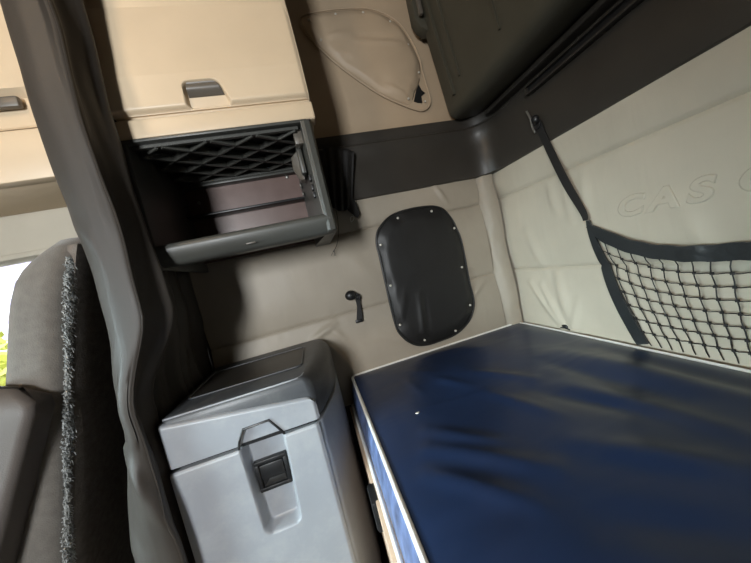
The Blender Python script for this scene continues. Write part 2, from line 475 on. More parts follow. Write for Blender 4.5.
b = NB(); box(b, (-2.61, SY0-.01, SZ0-.01), (-2.604, SY1+.01, SZ1+.01)); tag(obj('window_3', b, 'glass'), kind='structure')
for n_, h in (('window_2', FW),):
    b = NB(); box(b, (h[0]-.01, -1.26, h[2]-.01), (h[1]+.01, -1.254, h[3]+.01)); tag(obj(n_, b, 'glass'), kind='structure')
wallbox('wall_right', (-2.6, 1.16, FZ), (-2.19, 1.22, CZ), 'cab_grey')

# ================================================================== CAB THINGS
# overhead locker above the cab door
LB = .93
t = thing('overhead_locker', 'cream overhead cab locker behind the curtain above the side door', 'locker', (-1.2, 1.04, .43))
sc_ = LB/1.15
zb, zg = .53*sc_, .70*sc_
b = NB(); box(b, (-1.9, LB+.02, zb), (-.50, 1.16, CZ-.02), .008); obj('body', b, 'beige_plastic', t)
b = NB(); box(b, (-1.9, LB-.005, zb), (-.50, LB+.03, zg-.004), .006); obj('face_rail', b, 'beige_plastic', t)
HC = at(8, 110, 'y', LB)
def cabdoor(u, v):
    x = -1.9 + u*1.40; z = zg + v*(CZ-.03-zg)
    d = sstep(.085, .06, abs(x-HC.x+.02))*sstep(.055, .035, abs(z-HC.z))*.025
    return Vector((x, LB - .008 + d + .006*g1(z-zg, .008), z))
b = NB(); grid(b, cabdoor, 120, 50, skirt=(0, .03, 0)); cd = obj('door', b, 'beige_plastic', t)
b = NB(); box(b, (HC.x-.08, LB-.006, HC.z+.005), (HC.x+.03, LB+.012, HC.z+.034), .006); obj('handle', b, 'grey_pull', cd)

# seat
t = thing('cab_seat', 'grey cloth cab seat seen from behind, beside the hanging curtain', 'seat', (-.85, 1.0, FZ))
def seat_ring(s):
    # s 0 (bottom) .. 1 (top): reclined slab
    z = -.60 + s*.835 if s > 0 else -.60 + s*.4
    xr = -.715 + (z+.60)*.262          # rear face
    th = .135 - .03*s
    top = sstep(.80, 1.0, s)
    hw = .235*(1-.10*top) ; cy = .975
    ins = .07*max(0, (s-.88)/.12)**2
    hx = th/2 - .02*max(0, (s-.88)/.12)**2; r = .04
    pts = rrect(xr - th/2, cy, hx, hw-ins, min(r, hx*.95), 5)
    return [Vector((p[0], p[1], z)) for p in pts]
b = NB(); loft(b, [seat_ring(-1), seat_ring(-.5)] + [seat_ring(k/36) for k in range(37)]); bk = obj('backrest', b, 'seat_cloth', t, smooth=60)
# rear carpet panel on the backrest
def rear_panel(u, v):
    s = -.46 + v*1.43; z = -.60 + s*.835; xr = -.715 + (z+.60)*.262
    y = .782 + u*.40
    return Vector((xr + .010 - .010*abs(2*u-1)**6 - .012*max(0, (s-.86)/.14)**2, y + .02*max(0, (s-.86)/.12)**2*(1 if u < .5 else -1), z))
b = NB(); grid(b, rear_panel, 30, 60, skirt=(-.02, 0, 0)); obj('back_panel', b, 'seat_back', bk, smooth=60)
# fleece fringe along the rear edge
b = NB()
pp = []
for k in range(70):
    s = -.2 + k/69*1.15; z = -.60+s*.835; xr = -.715+(z+.60)*.262
    pp.append(Vector((xr+.003, .752 + .02*max(0, (s-.86)/.12)**2, z)))
for p in pp[2:-2]:
    for j in range(46):
        p2 = p + Vector((random.uniform(-.002, .004), random.uniform(-.008, .020)*(.6+.4*math.sin(p.z*23)), random.uniform(-.008, .008)))
        d = Vector((random.uniform(.001, .006), random.uniform(-.004, .009), random.uniform(-.010, .006)))
        tube(b, [p2, p2+d*.6, p2+d+Vector((-.001, 0, random.uniform(-.006, .003)))], lambda q: .0013*(1-.6*q), 3, cap=False)
obj('fringe', b, 'fleece', bk, smooth=80)
b = NB(); box(b, (-1.28, .745, -.66), (-.72, 1.12, -.50), .05, 4); obj('seat_cushion', b, 'seat_cloth', t)
b = NB(); box(b, (-1.2, .80, FZ), (-.80, 1.08, -.64), .02); obj('pedestal', b, 'arm', t)
# folded-up armrest
b = NB()
A1, A0 = at(22, 394, 'y', .68), at(-3, 563, 'y', .68)
dirn = (A0-A1)
rings = []
for k in range(20):
    q = k/19
    p = A1 + dirn*(q*1.25)
    w = .062*(1 - .25*q) * (1 if q > .1 else math.sqrt(max(.05, 1-((.1-q)/.1)**2)))
    cx = p.x - .064 - .02*q
    rings.append([Vector((x, y, p.z+ .02 - (x-cx)*.35)) for x, y in rrect(cx, .715, w+.02, .034*(1 if q > .1 else math.sqrt(max(.1, 1-((.1-q)/.1)**2))), .016, 5)])
loft(b, rings); obj('armrest', b, 'arm', t, smooth=60)

# curtain
def curtain(u, v):
    z = -.98 + v*2.25
    low = sstep(.02, -.20, z)          # pushed aside by the fridge
    sh_ = .016*math.exp(-((z-.10)/.22)**2)
    pts = [(-.464+sh_, .745), (-.458+sh_, .715), (-.430+sh_*.7, .695), (-.400, .690), (-.370, .692), (-.374, .716), (-.360, .745), (-.345, .760), (-.360, .776), (-.402, .790), (-.415, .85), (-.402, .905), (-.415, .94), (-.432, .975), (-.415, 1.01), (-.43, 1.05), (-.445, 1.08), (-.43, 1.12), (-.43, 1.15)]
    sp_ = .095*sstep(-.20, -.60, z)
    ptsl = [(-.470-sp_, .765), (-.466-sp_*.9, .725), (-.456-sp_*.6, .695), (-.440-sp_*.2, .672), (-.424, .675), (-.436, .70), (-.444, .725), (-.436, .75), (-.448, .79), (-.438, .82), (-.452, .86), (-.44, .90), (-.455, .94), (-.442, .975), (-.456, 1.01), (-.446, 1.05), (-.456, 1.09), (-.44, 1.15)]
    f = u*(len(pts)-1); i = min(int(f), len(pts)-2); t = f-i
    def ev(P):
        g = lambda j: Vector(P[max(0, min(len(P)-1, j))])
        p0, p1, p2, p3 = g(i-1), g(i), g(i+1), g(i+2)
        return .5*((2*p1)+(-p0+p2)*t+(2*p0-5*p1+4*p2-p3)*t*t+(-p0+3*p1-3*p2+p3)*t**3)
    p = ev(pts).lerp(ev(ptsl), low)
    amp = (.010 + .008*low)*(.45 if u < .2 and z > -.25 else 1)
    x = p.x + amp*noise.noise(Vector((u*9, z*3.2, 2))) + .004*noise.noise(Vector((u*20, z*9, 5)))
    y = p.y + amp*.9*noise.noise(Vector((u*7, z*3.6, 7)))
    for a, h in (((.16, -.33), .012), ((.22, -.42), .010), ((.12, -.50), .010), ((.1, .19), .005)):
        y -= h*math.exp(-(((u-a[0])/.05)**2+((z-a[1]+ (u-a[0])*.8)/.03)**2))
    return Vector((x, y, z))
b = NB(); grid(b, curtain, 150, 200)
t = obj('curtain', b, 'curtain', smooth=70)
tag(t, 'dark brown vinyl curtain bunched in folds between the seat and the grey fridge', 'curtain')
md = t.modifiers.new('thickness', 'SOLIDIFY'); md.thickness = .003
# unseen curtain added at the far side to shade the rear wall
def shade_curtain(u, v):
    y = -1.19 + u*.36; return Vector((-.44 + .028*math.sin(u*30) + .008*noise.noise(Vector((u*8, v*5, 3))), y, -.98+v*2.25))
b = NB(); grid(b, shade_curtain, 90, 60); t2 = obj('curtain', b, 'curtain', smooth=70)
tag(t2, 'added unseen dark brown curtain on the far cab side that shades the rear wall', 'curtain')
md = t2.modifiers.new('thickness', 'SOLIDIFY'); md.thickness = .003
# stitched hem along the free edge
b = NB(); tube(b, [curtain(.225, k/80)+Vector((.001, -.002, 0)) for k in range(81)], .0022, 6); obj('hem', b, 'curtain', t)
# curtain track on the ceiling
b = NB(); box(b, (-.465, -1.1, CZ-.045), (-.42, 1.15, CZ-.0), .005); t = obj('curtain_track', b, 'black_plastic'); tag(t, 'black ceiling track the brown curtain hangs from', 'rail')

# ================================================================== SLEEPER: locker and cubby
LY = .81; LX0, LX1 = -.372, .117
t = thing('overhead_locker', 'beige sleeper locker with grey recessed pull above the dark open cubby', 'locker', (-.13, .98, .437))
b = NB(); box(b, (LX0, LY+.012, .44), (LX1-.004, 1.16, CZ-.02), .006); obj('body', b, 'beige_plastic', t)
b = NB(); box(b, (LX0, LY-.002, .437), (LX1-.001, LY+.04, .4855), .005, 3); obj('face_rail', b, 'beige_plastic', t)
hx0, hx1, hz0, hz1 = -.203, -.093, .4975, .566
def hmask(x, z, g=0):
    # rounded trapezoid of the scooped pull, wider at the bottom
    q = (z-hz0)/(hz1-hz0)
    xl = hx0 + .004*q; xr = hx1 + .006 - .026*q
    dx = min(x-xl, xr-x); dz = min(z-hz0, hz1-z)
    d = min(dx, dz)
    if dx < .015 and dz < .015: d = .015-math.hypot(.015-dx, .015-dz)
    return d
def door(u, v):
    x = LX0 + u*(LX1-.004-LX0); z = .4965 + v*(CZ-.03-.4965)
    y = LY - .006
    y += .012*g1(z-.4965, .007)                        # rolled lower edge
    y += .10*max(0, z-.585)                            # leans back above the crease
    y += .006*g1(x-(LX1-.004), .007)
    d = hmask(x, z)
    if d > 0: y += .030*sstep(0, .010, d)*(.6+.4*sstep(hz0, hz0+.045, z))
    return Vector((x, y, z))
b = NB()
def vdoor(v): return v*.10/.8 if v < .8 else .10/.8*.8+(v-.8)*(1-.10)/.2
def vmap(v):
    # most rows near the handle
    return (v/.75)*.115 if v < .75 else .115+(v-.75)/.25*.885
grid(b, lambda u, v: door(u, vmap(v)), 220, 100, skirt=(0, .03, 0)); dr = obj('door', b, 'beige_plastic', t, smooth=50)
b = NB()
def pull(u, v):
    q = .50 + v*.46; z = hz0 + q*(hz1-hz0)
    xl = hx0 + .010 + .004*v; xr = hx1-.026*q
    x = xl + (xr-xl)*u
    return Vector((x, LY-.001 + .012*(1-v) - .010*math.sin(math.pi*min(1, v*1.1)), z + .006*math.sin(math.pi*u)*(1 if v < .5 else 0)*0))
grid(b, pull, 20, 12, skirt=(0, .03, 0)); tag(obj('handle', b, 'grey_pull', dr, smooth=50), 'grey recessed pull')

# cubby
CX0, CX1 = -.372, .10
t = thing('storage_cubby', 'dark grey open cubby shelf built under the beige sleeper locker', 'cubby', (-.13, .98, .12))
b = NB()
# bottom: front lip, sloping underside and inner floor, one profile pushed along x
prof = [(.83, .150), (.824, .166), (.816, .171), (.806, .170), (.799, .163), (.798, .154), (.812, .122), (.822, .115), (.84, .114), (1.135, .150), (1.14, .165), (1.10, .165)]
prism(b, [Vector((CX0, y, z)) for y, z in prof], (CX1-.012-CX0, 0, 0)); obj('front_lip', b, 'cubby', t, smooth=50)
# right side: outer wall with rounded front post
b = NB()
pl = [(.072, .803), (.080, .798), (.094, .800), (.101, .81), (.101, 1.14), (.04, 1.14), (.04, 1.08), (.069, .83)]
n0 = len(pl); rings = []
for z, ins in ((.118, .004), (.122, 0), (.429, 0)):
    rings.append([Vector((x+ (-ins if x > .09 else 0), y+(ins if y < .82 else 0), z)) for x, y in pl])
loft(b, rings); sp = obj('side_panel', b, 'cubby', t, smooth=40)
b = NB(); box(b, (CX0, LY, .11), (CX0+.012, 1.14, .435), .004); obj('side_panel', b, 'cubby', t)
b = NB(); box(b, (CX0, LY-.006, .428), (CX1-.01, LY+.02, .437), .003); obj('top_rail', b, 'cubby', t)
b = NB(); box(b, (CX0, LY, .4335), (CX1, 1.14, .437)); obj('ceiling_panel', b, 'black_plastic', t)
# diagonal lattice moulded below the ceiling
b = NB()
def clipseg(x0, y0, dx, dy, X0, X1, Y0, Y1):
    t0, t1 = -9, 9
    for p, d, lo, hi in ((x0, dx, X0, X1), (y0, dy, Y0, Y1)):
        a, c = (lo-p)/d, (hi-p)/d
        if a > c: a, c = c, a
        t0, t1 = max(t0, a), min(t1, c)
    return (t0, t1) if t1-t0 > .02 else None
for sgn in (1, -1):
    for k in range(-10, 11):
        ang = math.radians(36*sgn)
        dx, dy = math.cos(ang), math.sin(ang)
        sgm = clipseg(k*.118, .95, dx, dy, CX0+.015, .06, .825, 1.085)
        if not sgm: continue
        p0 = Vector((k*.118+dx*sgm[0], .95+dy*sgm[0], .424)); p1 = Vector((k*.118+dx*sgm[1], .95+dy*sgm[1], .424))
        m_ = Matrix.Translation((p0+p1)/2) @ Matrix.Rotation(ang, 4, 'Z')
        L_ = (p1-p0).length
        box(b, (-L_/2, -.005 if sgn > 0 else -.003, -.009), (L_/2, .005 if sgn > 0 else .003, .010), .001, 1, m_)
box(b, (CX0+.015, 1.083, .412), (.055, 1.095, .434)); box(b, (CX0+.015, .822, .42), (.062, .832, .434))
obj('lattice', b, 'cubby', t)
b = NB(); box(b, (CX0+.01, 1.115, .14), (.05, 1.125, .432)); bp_ = obj('back_panel', b, 'cubby_back', t)
b = NB(); box(b, (CX0+.01, 1.085, .402), (.05, 1.116, .412), .002); obj('back_rail', b, 'cubby', t)
b = NB(); box(b, (CX0+.01, 1.07, .296), (.05, 1.112, .304), .002); obj('cable_ledge', b, 'black_plastic', t)
for (px, py) in ((287, 177), (199, 203)):
    c = at(px, py, 'y', 1.113); b = NB(); dome(b, c, .006, .003, (0, -1, 0), 12); obj('screw', b, 'metal', bp_)
# latch, sockets and screw slots on the right inner face
def sidept(px, py):
    # right inner face runs from (.069, .83) to (.04, 1.08)
    for it in range(1, 200):
        y = .80 + it*.0016; p = at(px, py, 'y', y)
        xs = .069 - (y-.83)*(.029/.25)
        if p.x >= xs: pass
        else: return p
    return at(px, py, 'y', .9)
SN = Vector((-.993, -.115, 0))
c = Vector((.056, .90, .352))
b = NB()
box(b, (-.012, -.035, -.04), (.004, .035, .045), .006, 2, Matrix.Translation(c)); obj('latch_plate', b, 'cubby', sp)
b = NB()
prism(b, [c+Vector((-.006, -.03, .035)), c+Vector((-.032, -.012, .02)), c+Vector((-.034, .0, -.01)), c+Vector((-.02, .004, -.045)), c+Vector((-.006, -.01, -.05))], (.004, .034, 0), .003); obj('latch', b, 'grey_pull', sp)
b = NB(); box(b, (.045, .835, .385), (.07, .87, .425), .004); obj('clip', b, 'grey_pull', sp)
for (yy, zz, r) in ((1.055, .337, .010), (1.045, .303, .007)):
    xs = .069-(yy-.83)*.116
    b = NB(); tube(b, [Vector((xs-.005*math.cos(0), yy+r*math.cos(a), zz+r*math.sin(a))) for a in [2*math.pi*k/16 for k in range(16)]], .0028, 8, closed=True)
    s_ = obj('socket', b, 'metal', sp)
    b = NB(); dome(b, (xs-.001, yy, zz), r*.8, .002, SN, 12); obj('socket_hole', b, 'black_plastic', s_)
b = NB()
for zz in (.29, .262, .24):
    box(b, (.060, .845, zz-.008), (.067, .862, zz+.008), .001)
obj('slot', b, 'black_plastic', sp)
b = NB(); box(b, (.0705, .803, .17), (.0735, .812, .43)); obj('edge_strip', b, 'metal', sp)
b = NB(); c = at(251, 243, 'y', .80); box(b, (c.x-.012, .7965, c.z-.002), (c.x+.012, .7995, c.z+.002), .001); obj('button', b, 'grey_pull', t)

# ================================================================== side wall fittings
WN = Vector((0, -1, 0))
def zpt(x, y, ox, oy, sc, plane='y', val=1.14): return at(ox+x/sc, oy+y/sc, plane, val)

# black oval window cover
t = thing('window_cover', 'black vinyl rounded window cover with chrome snaps on the padded wall', 'cover', at(425, 343, 'y', 1.138))
ol = [(150, 45), (200, 32), (250, 25), (285, 26), (315, 38), (345, 75), (362, 110), (378, 150), (395, 230), (410, 310), (424, 365), (426, 400), (413, 445), (385, 482), (350, 508), (300, 528), (255, 542), (215, 544), (180, 530), (155, 508), (137, 480), (115, 400), (95, 310), (75, 220), (62, 165), (64, 125), (80, 95), (110, 64)]
OL = catmull([zpt(x, y, 360, 200, 3.754, val=1.135) for x, y in ol], 5, True)
sn = [(137, 67), (264, 41), (350, 105), (380, 252), (410, 395), (355, 492), (238, 527), (145, 470), (108, 322), (72, 168)]
SNAP = [zpt(x, y, 360, 200, 3.754, val=1.135) for x, y in sn]
def folds(q):
    r = 0
    for a, b_, h, w in (((8, 0), (5, 0), .006, .012),):
        p5 = SNAP[4]; p6 = SNAP[5]
        r += h*crease(q.x, q.z, (p5.x-.012, p5.z-.004), (p6.x-.006, p6.z+.012), .009)
        r -= .004*crease(q.x, q.z, (p5.x-.03, p5.z-.01), (p6.x-.025, p6.z+.03), .01)
    p7 = SNAP[6]
    r += .006*crease(q.x, q.z, (p7.x, p7.z), (p7.x+.02, p7.z+.20), .012) - .003*crease(q.x, q.z, (p7.x+.03, p7.z+.02), (p7.x+.045, p7.z+.18), .012)
    p8 = SNAP[7]; r += .004*crease(q.x, q.z, (p8.x, p8.z), (p8.x+.06, p8.z+.14), .014)
    return r
b = NB(); puff(b, OL, WN, .020, 22, lambda s: min(1, (1-s)*6)**.6*(.72+.28*(1-s*s)), SNAP, .006, .022, folds)
pn = obj('panel', b, 'black_vinyl', t, smooth=70)
b = NB(); tube(b, [p+Vector((0, -.002, 0)) for p in OL], .0045, 8, closed=True); obj('edge_binding', b, 'black_vinyl', t)
for s in SNAP:
    b = NB(); cc = sum(OL, Vector())/len(OL); q = s+(cc-s).normalized()*.004
    dome(b, q+Vector((0, -.013, 0)), .0052, .004, WN, 12); obj('snap', b, 'snap', t)

# tan teardrop window cover, upper wall
t = thing('window_cover', 'tan teardrop vinyl window cover with a torn corner, high on the side wall', 'cover', at(420, 110, 'y', 1.15))
ol = [(90, 78), (108, 66), (140, 58), (240, 42), (360, 38), (410, 46), (460, 66), (510, 98), (545, 140), (580, 200), (606, 262), (613, 300), (627, 350), (642, 400), (650, 440), (640, 468), (618, 480), (590, 477), (540, 460), (440, 415), (340, 350), (240, 275), (160, 200), (100, 130), (88, 98)]
UB = 1.158
OL = catmull([zpt(x, y, 280, 0, 4.33, val=UB) for x, y in ol], 4, True)
b = NB(); puff(b, OL, WN, .004, 4, lambda s: 1-s**8); rim = obj('backing', b, 'tan_vinyl', t, smooth=70)
b = NB(); tube(b, [p+Vector((0, -.003, 0)) for p in OL], .0035, 8, closed=True); obj('edge_binding', b, 'tan_vinyl', t)
fl = [(96, 82), (112, 70), (142, 63), (240, 48), (360, 43), (408, 51), (456, 71), (505, 102), (540, 144), (574, 204), (600, 262), (606, 290), (608, 325), (604, 350), (596, 378), (584, 400), (578, 425), (566, 448), (548, 450), (500, 436), (440, 408), (340, 343), (245, 270), (165, 196), (106, 128), (94, 100)]
FL = catmull([zpt(x, y, 280, 0, 4.33, val=UB-.004) for x, y in fl], 4, True)
sn = [(125, 95), (240, 70), (358, 63), (474, 102), (551, 201), (598, 320), (553, 433), (442, 373), (292, 274), (178, 182)]
SN2 = [zpt(x, y, 280, 0, 4.33, val=UB-.004) for x, y in sn]
def folds2(q):
    r = 0
    def Z(x, y): p = zpt(x, y, 280, 0, 4.33, val=UB-.004); return (p.x, p.z)
    r += .006*crease(q.x, q.z, Z(180, 180), Z(300, 160), .010) + .005*crease(q.x, q.z, Z(330, 200), Z(550, 205), .012)
    r += .006*crease(q.x, q.z, Z(245, 245), Z(292, 240), .010) - .004*crease(q.x, q.z, Z(250, 262), Z(292, 262), .008)
    r += .006*crease(q.x, q.z, Z(450, 375), Z(550, 425), .008) - .004*crease(q.x, q.z, Z(330, 180), Z(540, 185), .012)
    return r
b = NB(); puff(b, FL, WN, .026, 20, lambda s: min(1, (1-s)*7)**.7*(.6+.4*(1-s*s)), SN2, .006, .028, folds2); obj('panel', b, 'tan_vinyl', t, smooth=70)
for x, y in sn + [(627, 441)]:
    p = zpt(x, y, 280, 0, 4.33, val=UB-.004); b = NB(); dome(b, p+Vector((0, -.009 if x < 620 else -.003, 0)), .0048, .0035, WN, 12); obj('snap', b, 'snap', t)
hole = [(600, 368), (588, 395), (579, 440), (596, 446), (615, 447), (611, 418), (627, 404), (612, 392)]
b = NB(); prism(b, [zpt(x, y, 280, 0, 4.33, val=UB-.0035) for x, y in hole], (0, -.003, 0)); tag(obj('tear', b, 'black_plastic', t), 'black torn gap')

# ball-headed hook with a short strap
t = thing('wall_hook', 'small black ball-headed knob with a short hanging strap on the padded wall', 'hook', at(359, 321, 'y', 1.137))
c = at(350.5, 295.5, 'y', 1.118)
b = NB(); tube(b, [c+Vector((0, .022, 0)), c+Vector((0, .004, 0))], .007, 10); stem = obj('stem', b, 'black_plastic', t)
b = NB(); ball(b, c, .0215, 1.05, .75, .95, 20); obj('knob', b, 'black_plastic', t)
b = NB()
P = [at(x, y, 'y', v) for x, y, v in ((354, 295, 1.122), (357.5, 297, 1.122), (358, 301, 1.126), (359, 308, 1.128), (359.5, 316, 1.128), (359.5, 321, 1.126))]
strip(b, catmull(P, 6), lambda q: .010+.002*math.sin(q*9), .005, lambda q: (1, 0, -.15)); obj('strap', b, 'black_web', t)
b = NB(); q = P[-1]; box(b, (q.x-.016, q.y-.006, q.z-.006), (q.x+.014, q.y+.006, q.z+.008), .003); obj('strap_end', b, 'black_plastic', t)
b = NB(); tube(b, [P[1]+Vector((.01*math.cos(a), -.004, .008*math.sin(a))) for a in [2*math.pi*k/14 for k in range(14)]], .0025, 6, closed=True); obj('ring', b, 'black_plastic', t)

# pleated black sleeve and cords; the sheet also fills in the cubby's shadow
t = thing('cable_sleeve', 'black pleated cable sleeve with a frayed cord, filling the dark shadow beside the cubby', 'sleeve', at(350, 214, 'y', 1.12))
b = NB()
def sleeve(u, v):
    top = at(322+u*32, 146+u*6, 'y', 1.105); bot = at(330+u*22, 206+6*math.sin(u*3), 'y', 1.11)
    p = top.lerp(bot, v); p.y += .006*math.sin(u*math.pi*7)*(.4+.6*v) - .012*math.sin(math.pi*u) - .003
    return p
grid(b, sleeve, 60, 20); s_ = obj('sleeve', b, 'black_web', t, smooth=70); md = s_.modifiers.new('thickness', 'SOLIDIFY'); md.thickness = .002
b = NB(); prism(b, [at(x, y, 'y', 1.105) for x, y in ((346, 200), (354, 199), (357, 205), (360, 214), (357.5, 218), (353, 214), (348, 210))], (0, .008, 0), .002); obj('tab', b, 'black_web', t)
b = NB(); tube(b, catmull([at(x, y, 'y', 1.118) for x, y in ((335, 206), (337.5, 218), (338.5, 232), (337, 244), (333.5, 252))], 8), .0013, 6)
for dx in (-2, 1.5, 3): tube(b, [at(334, 250, 'y', 1.118), at(333+dx, 256, 'y', 1.118)], .0007, 5)
cd_ = obj('cord', b, 'cord', t)
b = NB(); tube(b, catmull([at(x, y, 'y', 1.12) for x, y in ((352, 213), (354, 218), (351.5, 222), (350.5, 218), (352.5, 216))], 6), .001, 5); tag(obj('cord', b, 'piping', t), 'white thread loop')

# ================================================================== upper bunk folded up
t = thing('upper_bunk', 'dark grey folded-up upper bunk shell above the rear wall trim', 'bunk', (.80, .3, .515))
Y0, Y1 = -1.0, 1.115
bp = [(.872, .53), (.80, .520), (.768, .519), (.748, .523), (.735, .532), (.728, .545), (.724, .565), (.718, .63), (.700, .80), (.681, 1.03), (.672, 1.14), (.69, 1.16), (.872, 1.16)]
def bunk_sec(y, ins=0):
    c_ = Vector((.79, .84))
    out = []
    for x, z in bp:
        p = Vector((x, z)); p = p + (c_-p).normalized()*ins if ins else p
        out.append(Vector((p.x, y, p.y)))
    return out
b = NB(); loft(b, [bunk_sec(Y1, .012), bunk_sec(Y1-.004, .004), bunk_sec(Y1-.012, 0)] + [bunk_sec(Y1-.012 + (Y0-Y1+.012)*k/20) for k in range(1, 21)]); sh = obj('shell', b, 'bunk', t, smooth=40)
def facex(z): # face of the shell
    for (x0, z0), (x1, z1) in zip(bp[6:10], bp[7:11]):
        if z0 <= z <= z1: return x0+(x1-x0)*(z-z0)/(z1-z0)
    return .72
def rib(y, z0, z1, w, d):
    b = NB(); n = 10
    strip(b, [Vector((facex(z0+(z1-z0)*k/n)-d/2+.001, y, z0+(z1-z0)*k/n)) for k in range(n+1)], w, d, lambda q: (0, 1, 0)); return b
obj('rib', rib(1.035, .585, 1.12, .006, .012), 'bunk', sh); obj('rib', rib(.975, .62, 1.12, .003, .008), 'bunk', sh)
obj('rib', rib(.75, .60, 1.12, .003, .008), 'bunk', sh); obj('rib', rib(.30, .60, 1.12, .003, .004), 'bunk', sh)
b = NB()
prism(b, [Vector((x, 1.08, z)) for x, z in ((.69, .88), (.662, .90), (.648, .93), (.650, 1.09), (.67, 1.12), (.72, 1.12), (.72, .88))], (0, .05, 0), .006); br_ = obj('latch_bracket', b, 'bunk', t)
b = NB(); q = at(425, 25, 'x', .66); box(b, (.655, 1.05, .92), (.672, 1.066, 1.05), .005); obj('latch_bolt', b, 'grey_pull', br_)

# ================================================================== cargo net
NX = .872
t = thing('cargo_net', 'black cord cargo net pocket hung by a webbing strap on the rear wall', 'net', (.875, .33, -.44))
yl, yr = .727, .09
def ztop(y):
    q = (yl-y)/(yl-yr); return -.030 - .112*(1-abs(2*q-1)**2.8)
def yedge(z, left=True):
    d = max(0, (-.03-z))/.385
    return (yl - .084*d**1.7) if left else (yr + .084*d**1.7)
def netp(s, v):
    """s along the width, v 0 top .. 1 bottom"""
    zt = ztop(yl+(yr-yl)*s)
    zb_ = -.4235
    z = zt + (zb_-zt)*v
    y = yedge(z)+(yedge(z, False)-yedge(z))*s
    out = (.024*math.sin(math.pi*min(1, max(0, s))) + .006)*(1-v)
    return Vector((rear_x(y, z) - .0045 - out, y, z))
b = NB()
NV, NH = 19, 9
for i in range(1, NV):
    tube(b, [netp(i/NV, k/24)+Vector((0, .0012*math.sin(k*1.2+i), 0)) for k in range(25)], .0014, 5)
for j in range(1, NH):
    tube(b, [netp(i/96, j/NH + .004*math.sin(i*.785*NV/12)) for i in range(97)], .0013, 5)
for i in range(1, NV):
    for j in range(1, NH):
        p = netp(i/NV, j/NH); box(b, p-Vector((.0022, .003, .003)), p+Vector((.0022, .003, .003)))
obj('mesh', b, 'cord', t)
b = NB(); strip(b, [netp(k/60, 0)+Vector((-.004, 0, -.012+.0012*math.sin(k*1.1))) for k in range(61)], lambda q: .019*min(1, .35+q*9, .35+(1-q)*9), .006, lambda q: (0, 0, 1)); obj('top_band', b, 'black_satin', t, smooth=60)
b = NB(); strip(b, [netp(0, k/40)+Vector((-.004*(1-k/40), -.004, .004*(1-k/40))) for k in range(41)], lambda q: .005+.012*math.sin(math.pi*min(.6, q*.6))**.7, .006, lambda q: (0, 1, .2)); obj('side_band', b, 'black_satin', t, smooth=60)
b = NB(); strip(b, [netp(1, k/40)+Vector((-.004*(1-k/40), .008, 0)) for k in range(41)], lambda q: .013+.006*math.sin(math.pi*q), .006, lambda q: (0, 1, 0)); obj('side_band', b, 'black_satin', t, smooth=60)
kn = netp(0, 0)+Vector((-.004, 0, .005))
hk = at(539, 122, 'x', .878)
SP = catmull([hk, at(548, 143, 'x', .884), at(566, 180, 'x', .884), at(584, 211, 'x', .88), kn], 8)
b = NB(); strip(b, [p+Vector((-.006, 0, 0)) for p in SP], lambda q: .0135-.007*max(0, q-.55)/.45, .003, lambda q: (0, 1, .25)); st = obj('strap', b, 'black_web', t)
SPm = [Vector((p.x, (yl+yr)-p.y, p.z)) for p in SP]
b = NB(); strip(b, [p+Vector((-.006, 0, 0)) for p in SPm], lambda q: .0135-.007*max(0, q-.55)/.45, .003, lambda q: (0, 1, -.25)); obj('strap', b, 'black_web', t)
for (cc, sgn) in ((hk, 1), (SPm[0], -1)):
    b = NB()
    ball(b, cc+Vector((-.014, 0, .01)), .016, .7, .85, 1.0, 16); hh = obj('hook', b, 'black_plastic', t)
    b = NB(); box(b, cc+Vector((-.012, -.012, -.022)), cc+Vector((.0, .014, -.006)), .003); obj('buckle', b, 'black_plastic', t)
    b = NB()
    rp = catmull([cc+Vector((-.012, dy*1.0, dz)) if sgn > 0 else cc+Vector((-.012, -dy, dz)) for dy, dz in ((.030, .056), (.026, .044), (.020, .022), (.019, -.004), (.012, -.030))], 8)
    tube(b, rp, .0036, 8); tag(obj('hook_plate', b, 'metal', t), 'lighter curved slot edge')
# small dark anchor at the mattress edge
c = at(565, 327, 'x', .888)
b = NB(); ball(b, c+Vector((0, 0, .002)), .010, .6, 1.4, .8, 12); tube(b, [c+Vector((0, .02, -.006)), c+Vector((-.002, 0, -.003)), c+Vector((0, -.02, -.008))], .003, 6)
o = obj('anchor_clip', b, 'black_plastic'); tag(o, 'tiny black clip poking above the mattress edge at the pale rear wall', 'clip')

# ================================================================== mattress and bunk base
MZ = -.433
t = thing('mattress', 'navy blue vinyl mattress edged in white piping on the lower bunk', 'mattress', (.47, .1, -.556))
MX0, MX1, MY0, MY1 = .053, .874, -1.05, 1.136
def mat_outline(off=0, n=8):
    # plan, counter-clockwise, inner corner chamfered a little
    pts = []
    r = .022
    def arc(cx, cy, a0, a1, rr):
        for k in range(n+1):
            a = math.radians(a0+(a1-a0)*k/n); pts.append(Vector((cx+(rr+off)*math.cos(a), cy+(rr+off)*math.sin(a))))
    arc(MX0+r, MY1-r, 180, 90, r)
    for k in range(1, 40): pts.append(Vector((MX0+r+(MX1-.06-MX0-r)*k/40, MY1+off)))
    arc(MX1-.05, MY1-.05, 90, 0, .05)
    for k in range(1, 60): pts.append(Vector((MX1+off, MY1-.05+(MY0+.02-MY1+.05)*k/60)))
    arc(MX1-.02, MY0+.02, 0, -90, .02)
    arc(MX0+r, MY0+r, -90, -180, r)
    for k in range(1, 60): pts.append(Vector((MX0-off, MY0+r+(MY1-r-MY0-r)*k/60)))
    return pts
O = mat_outline()
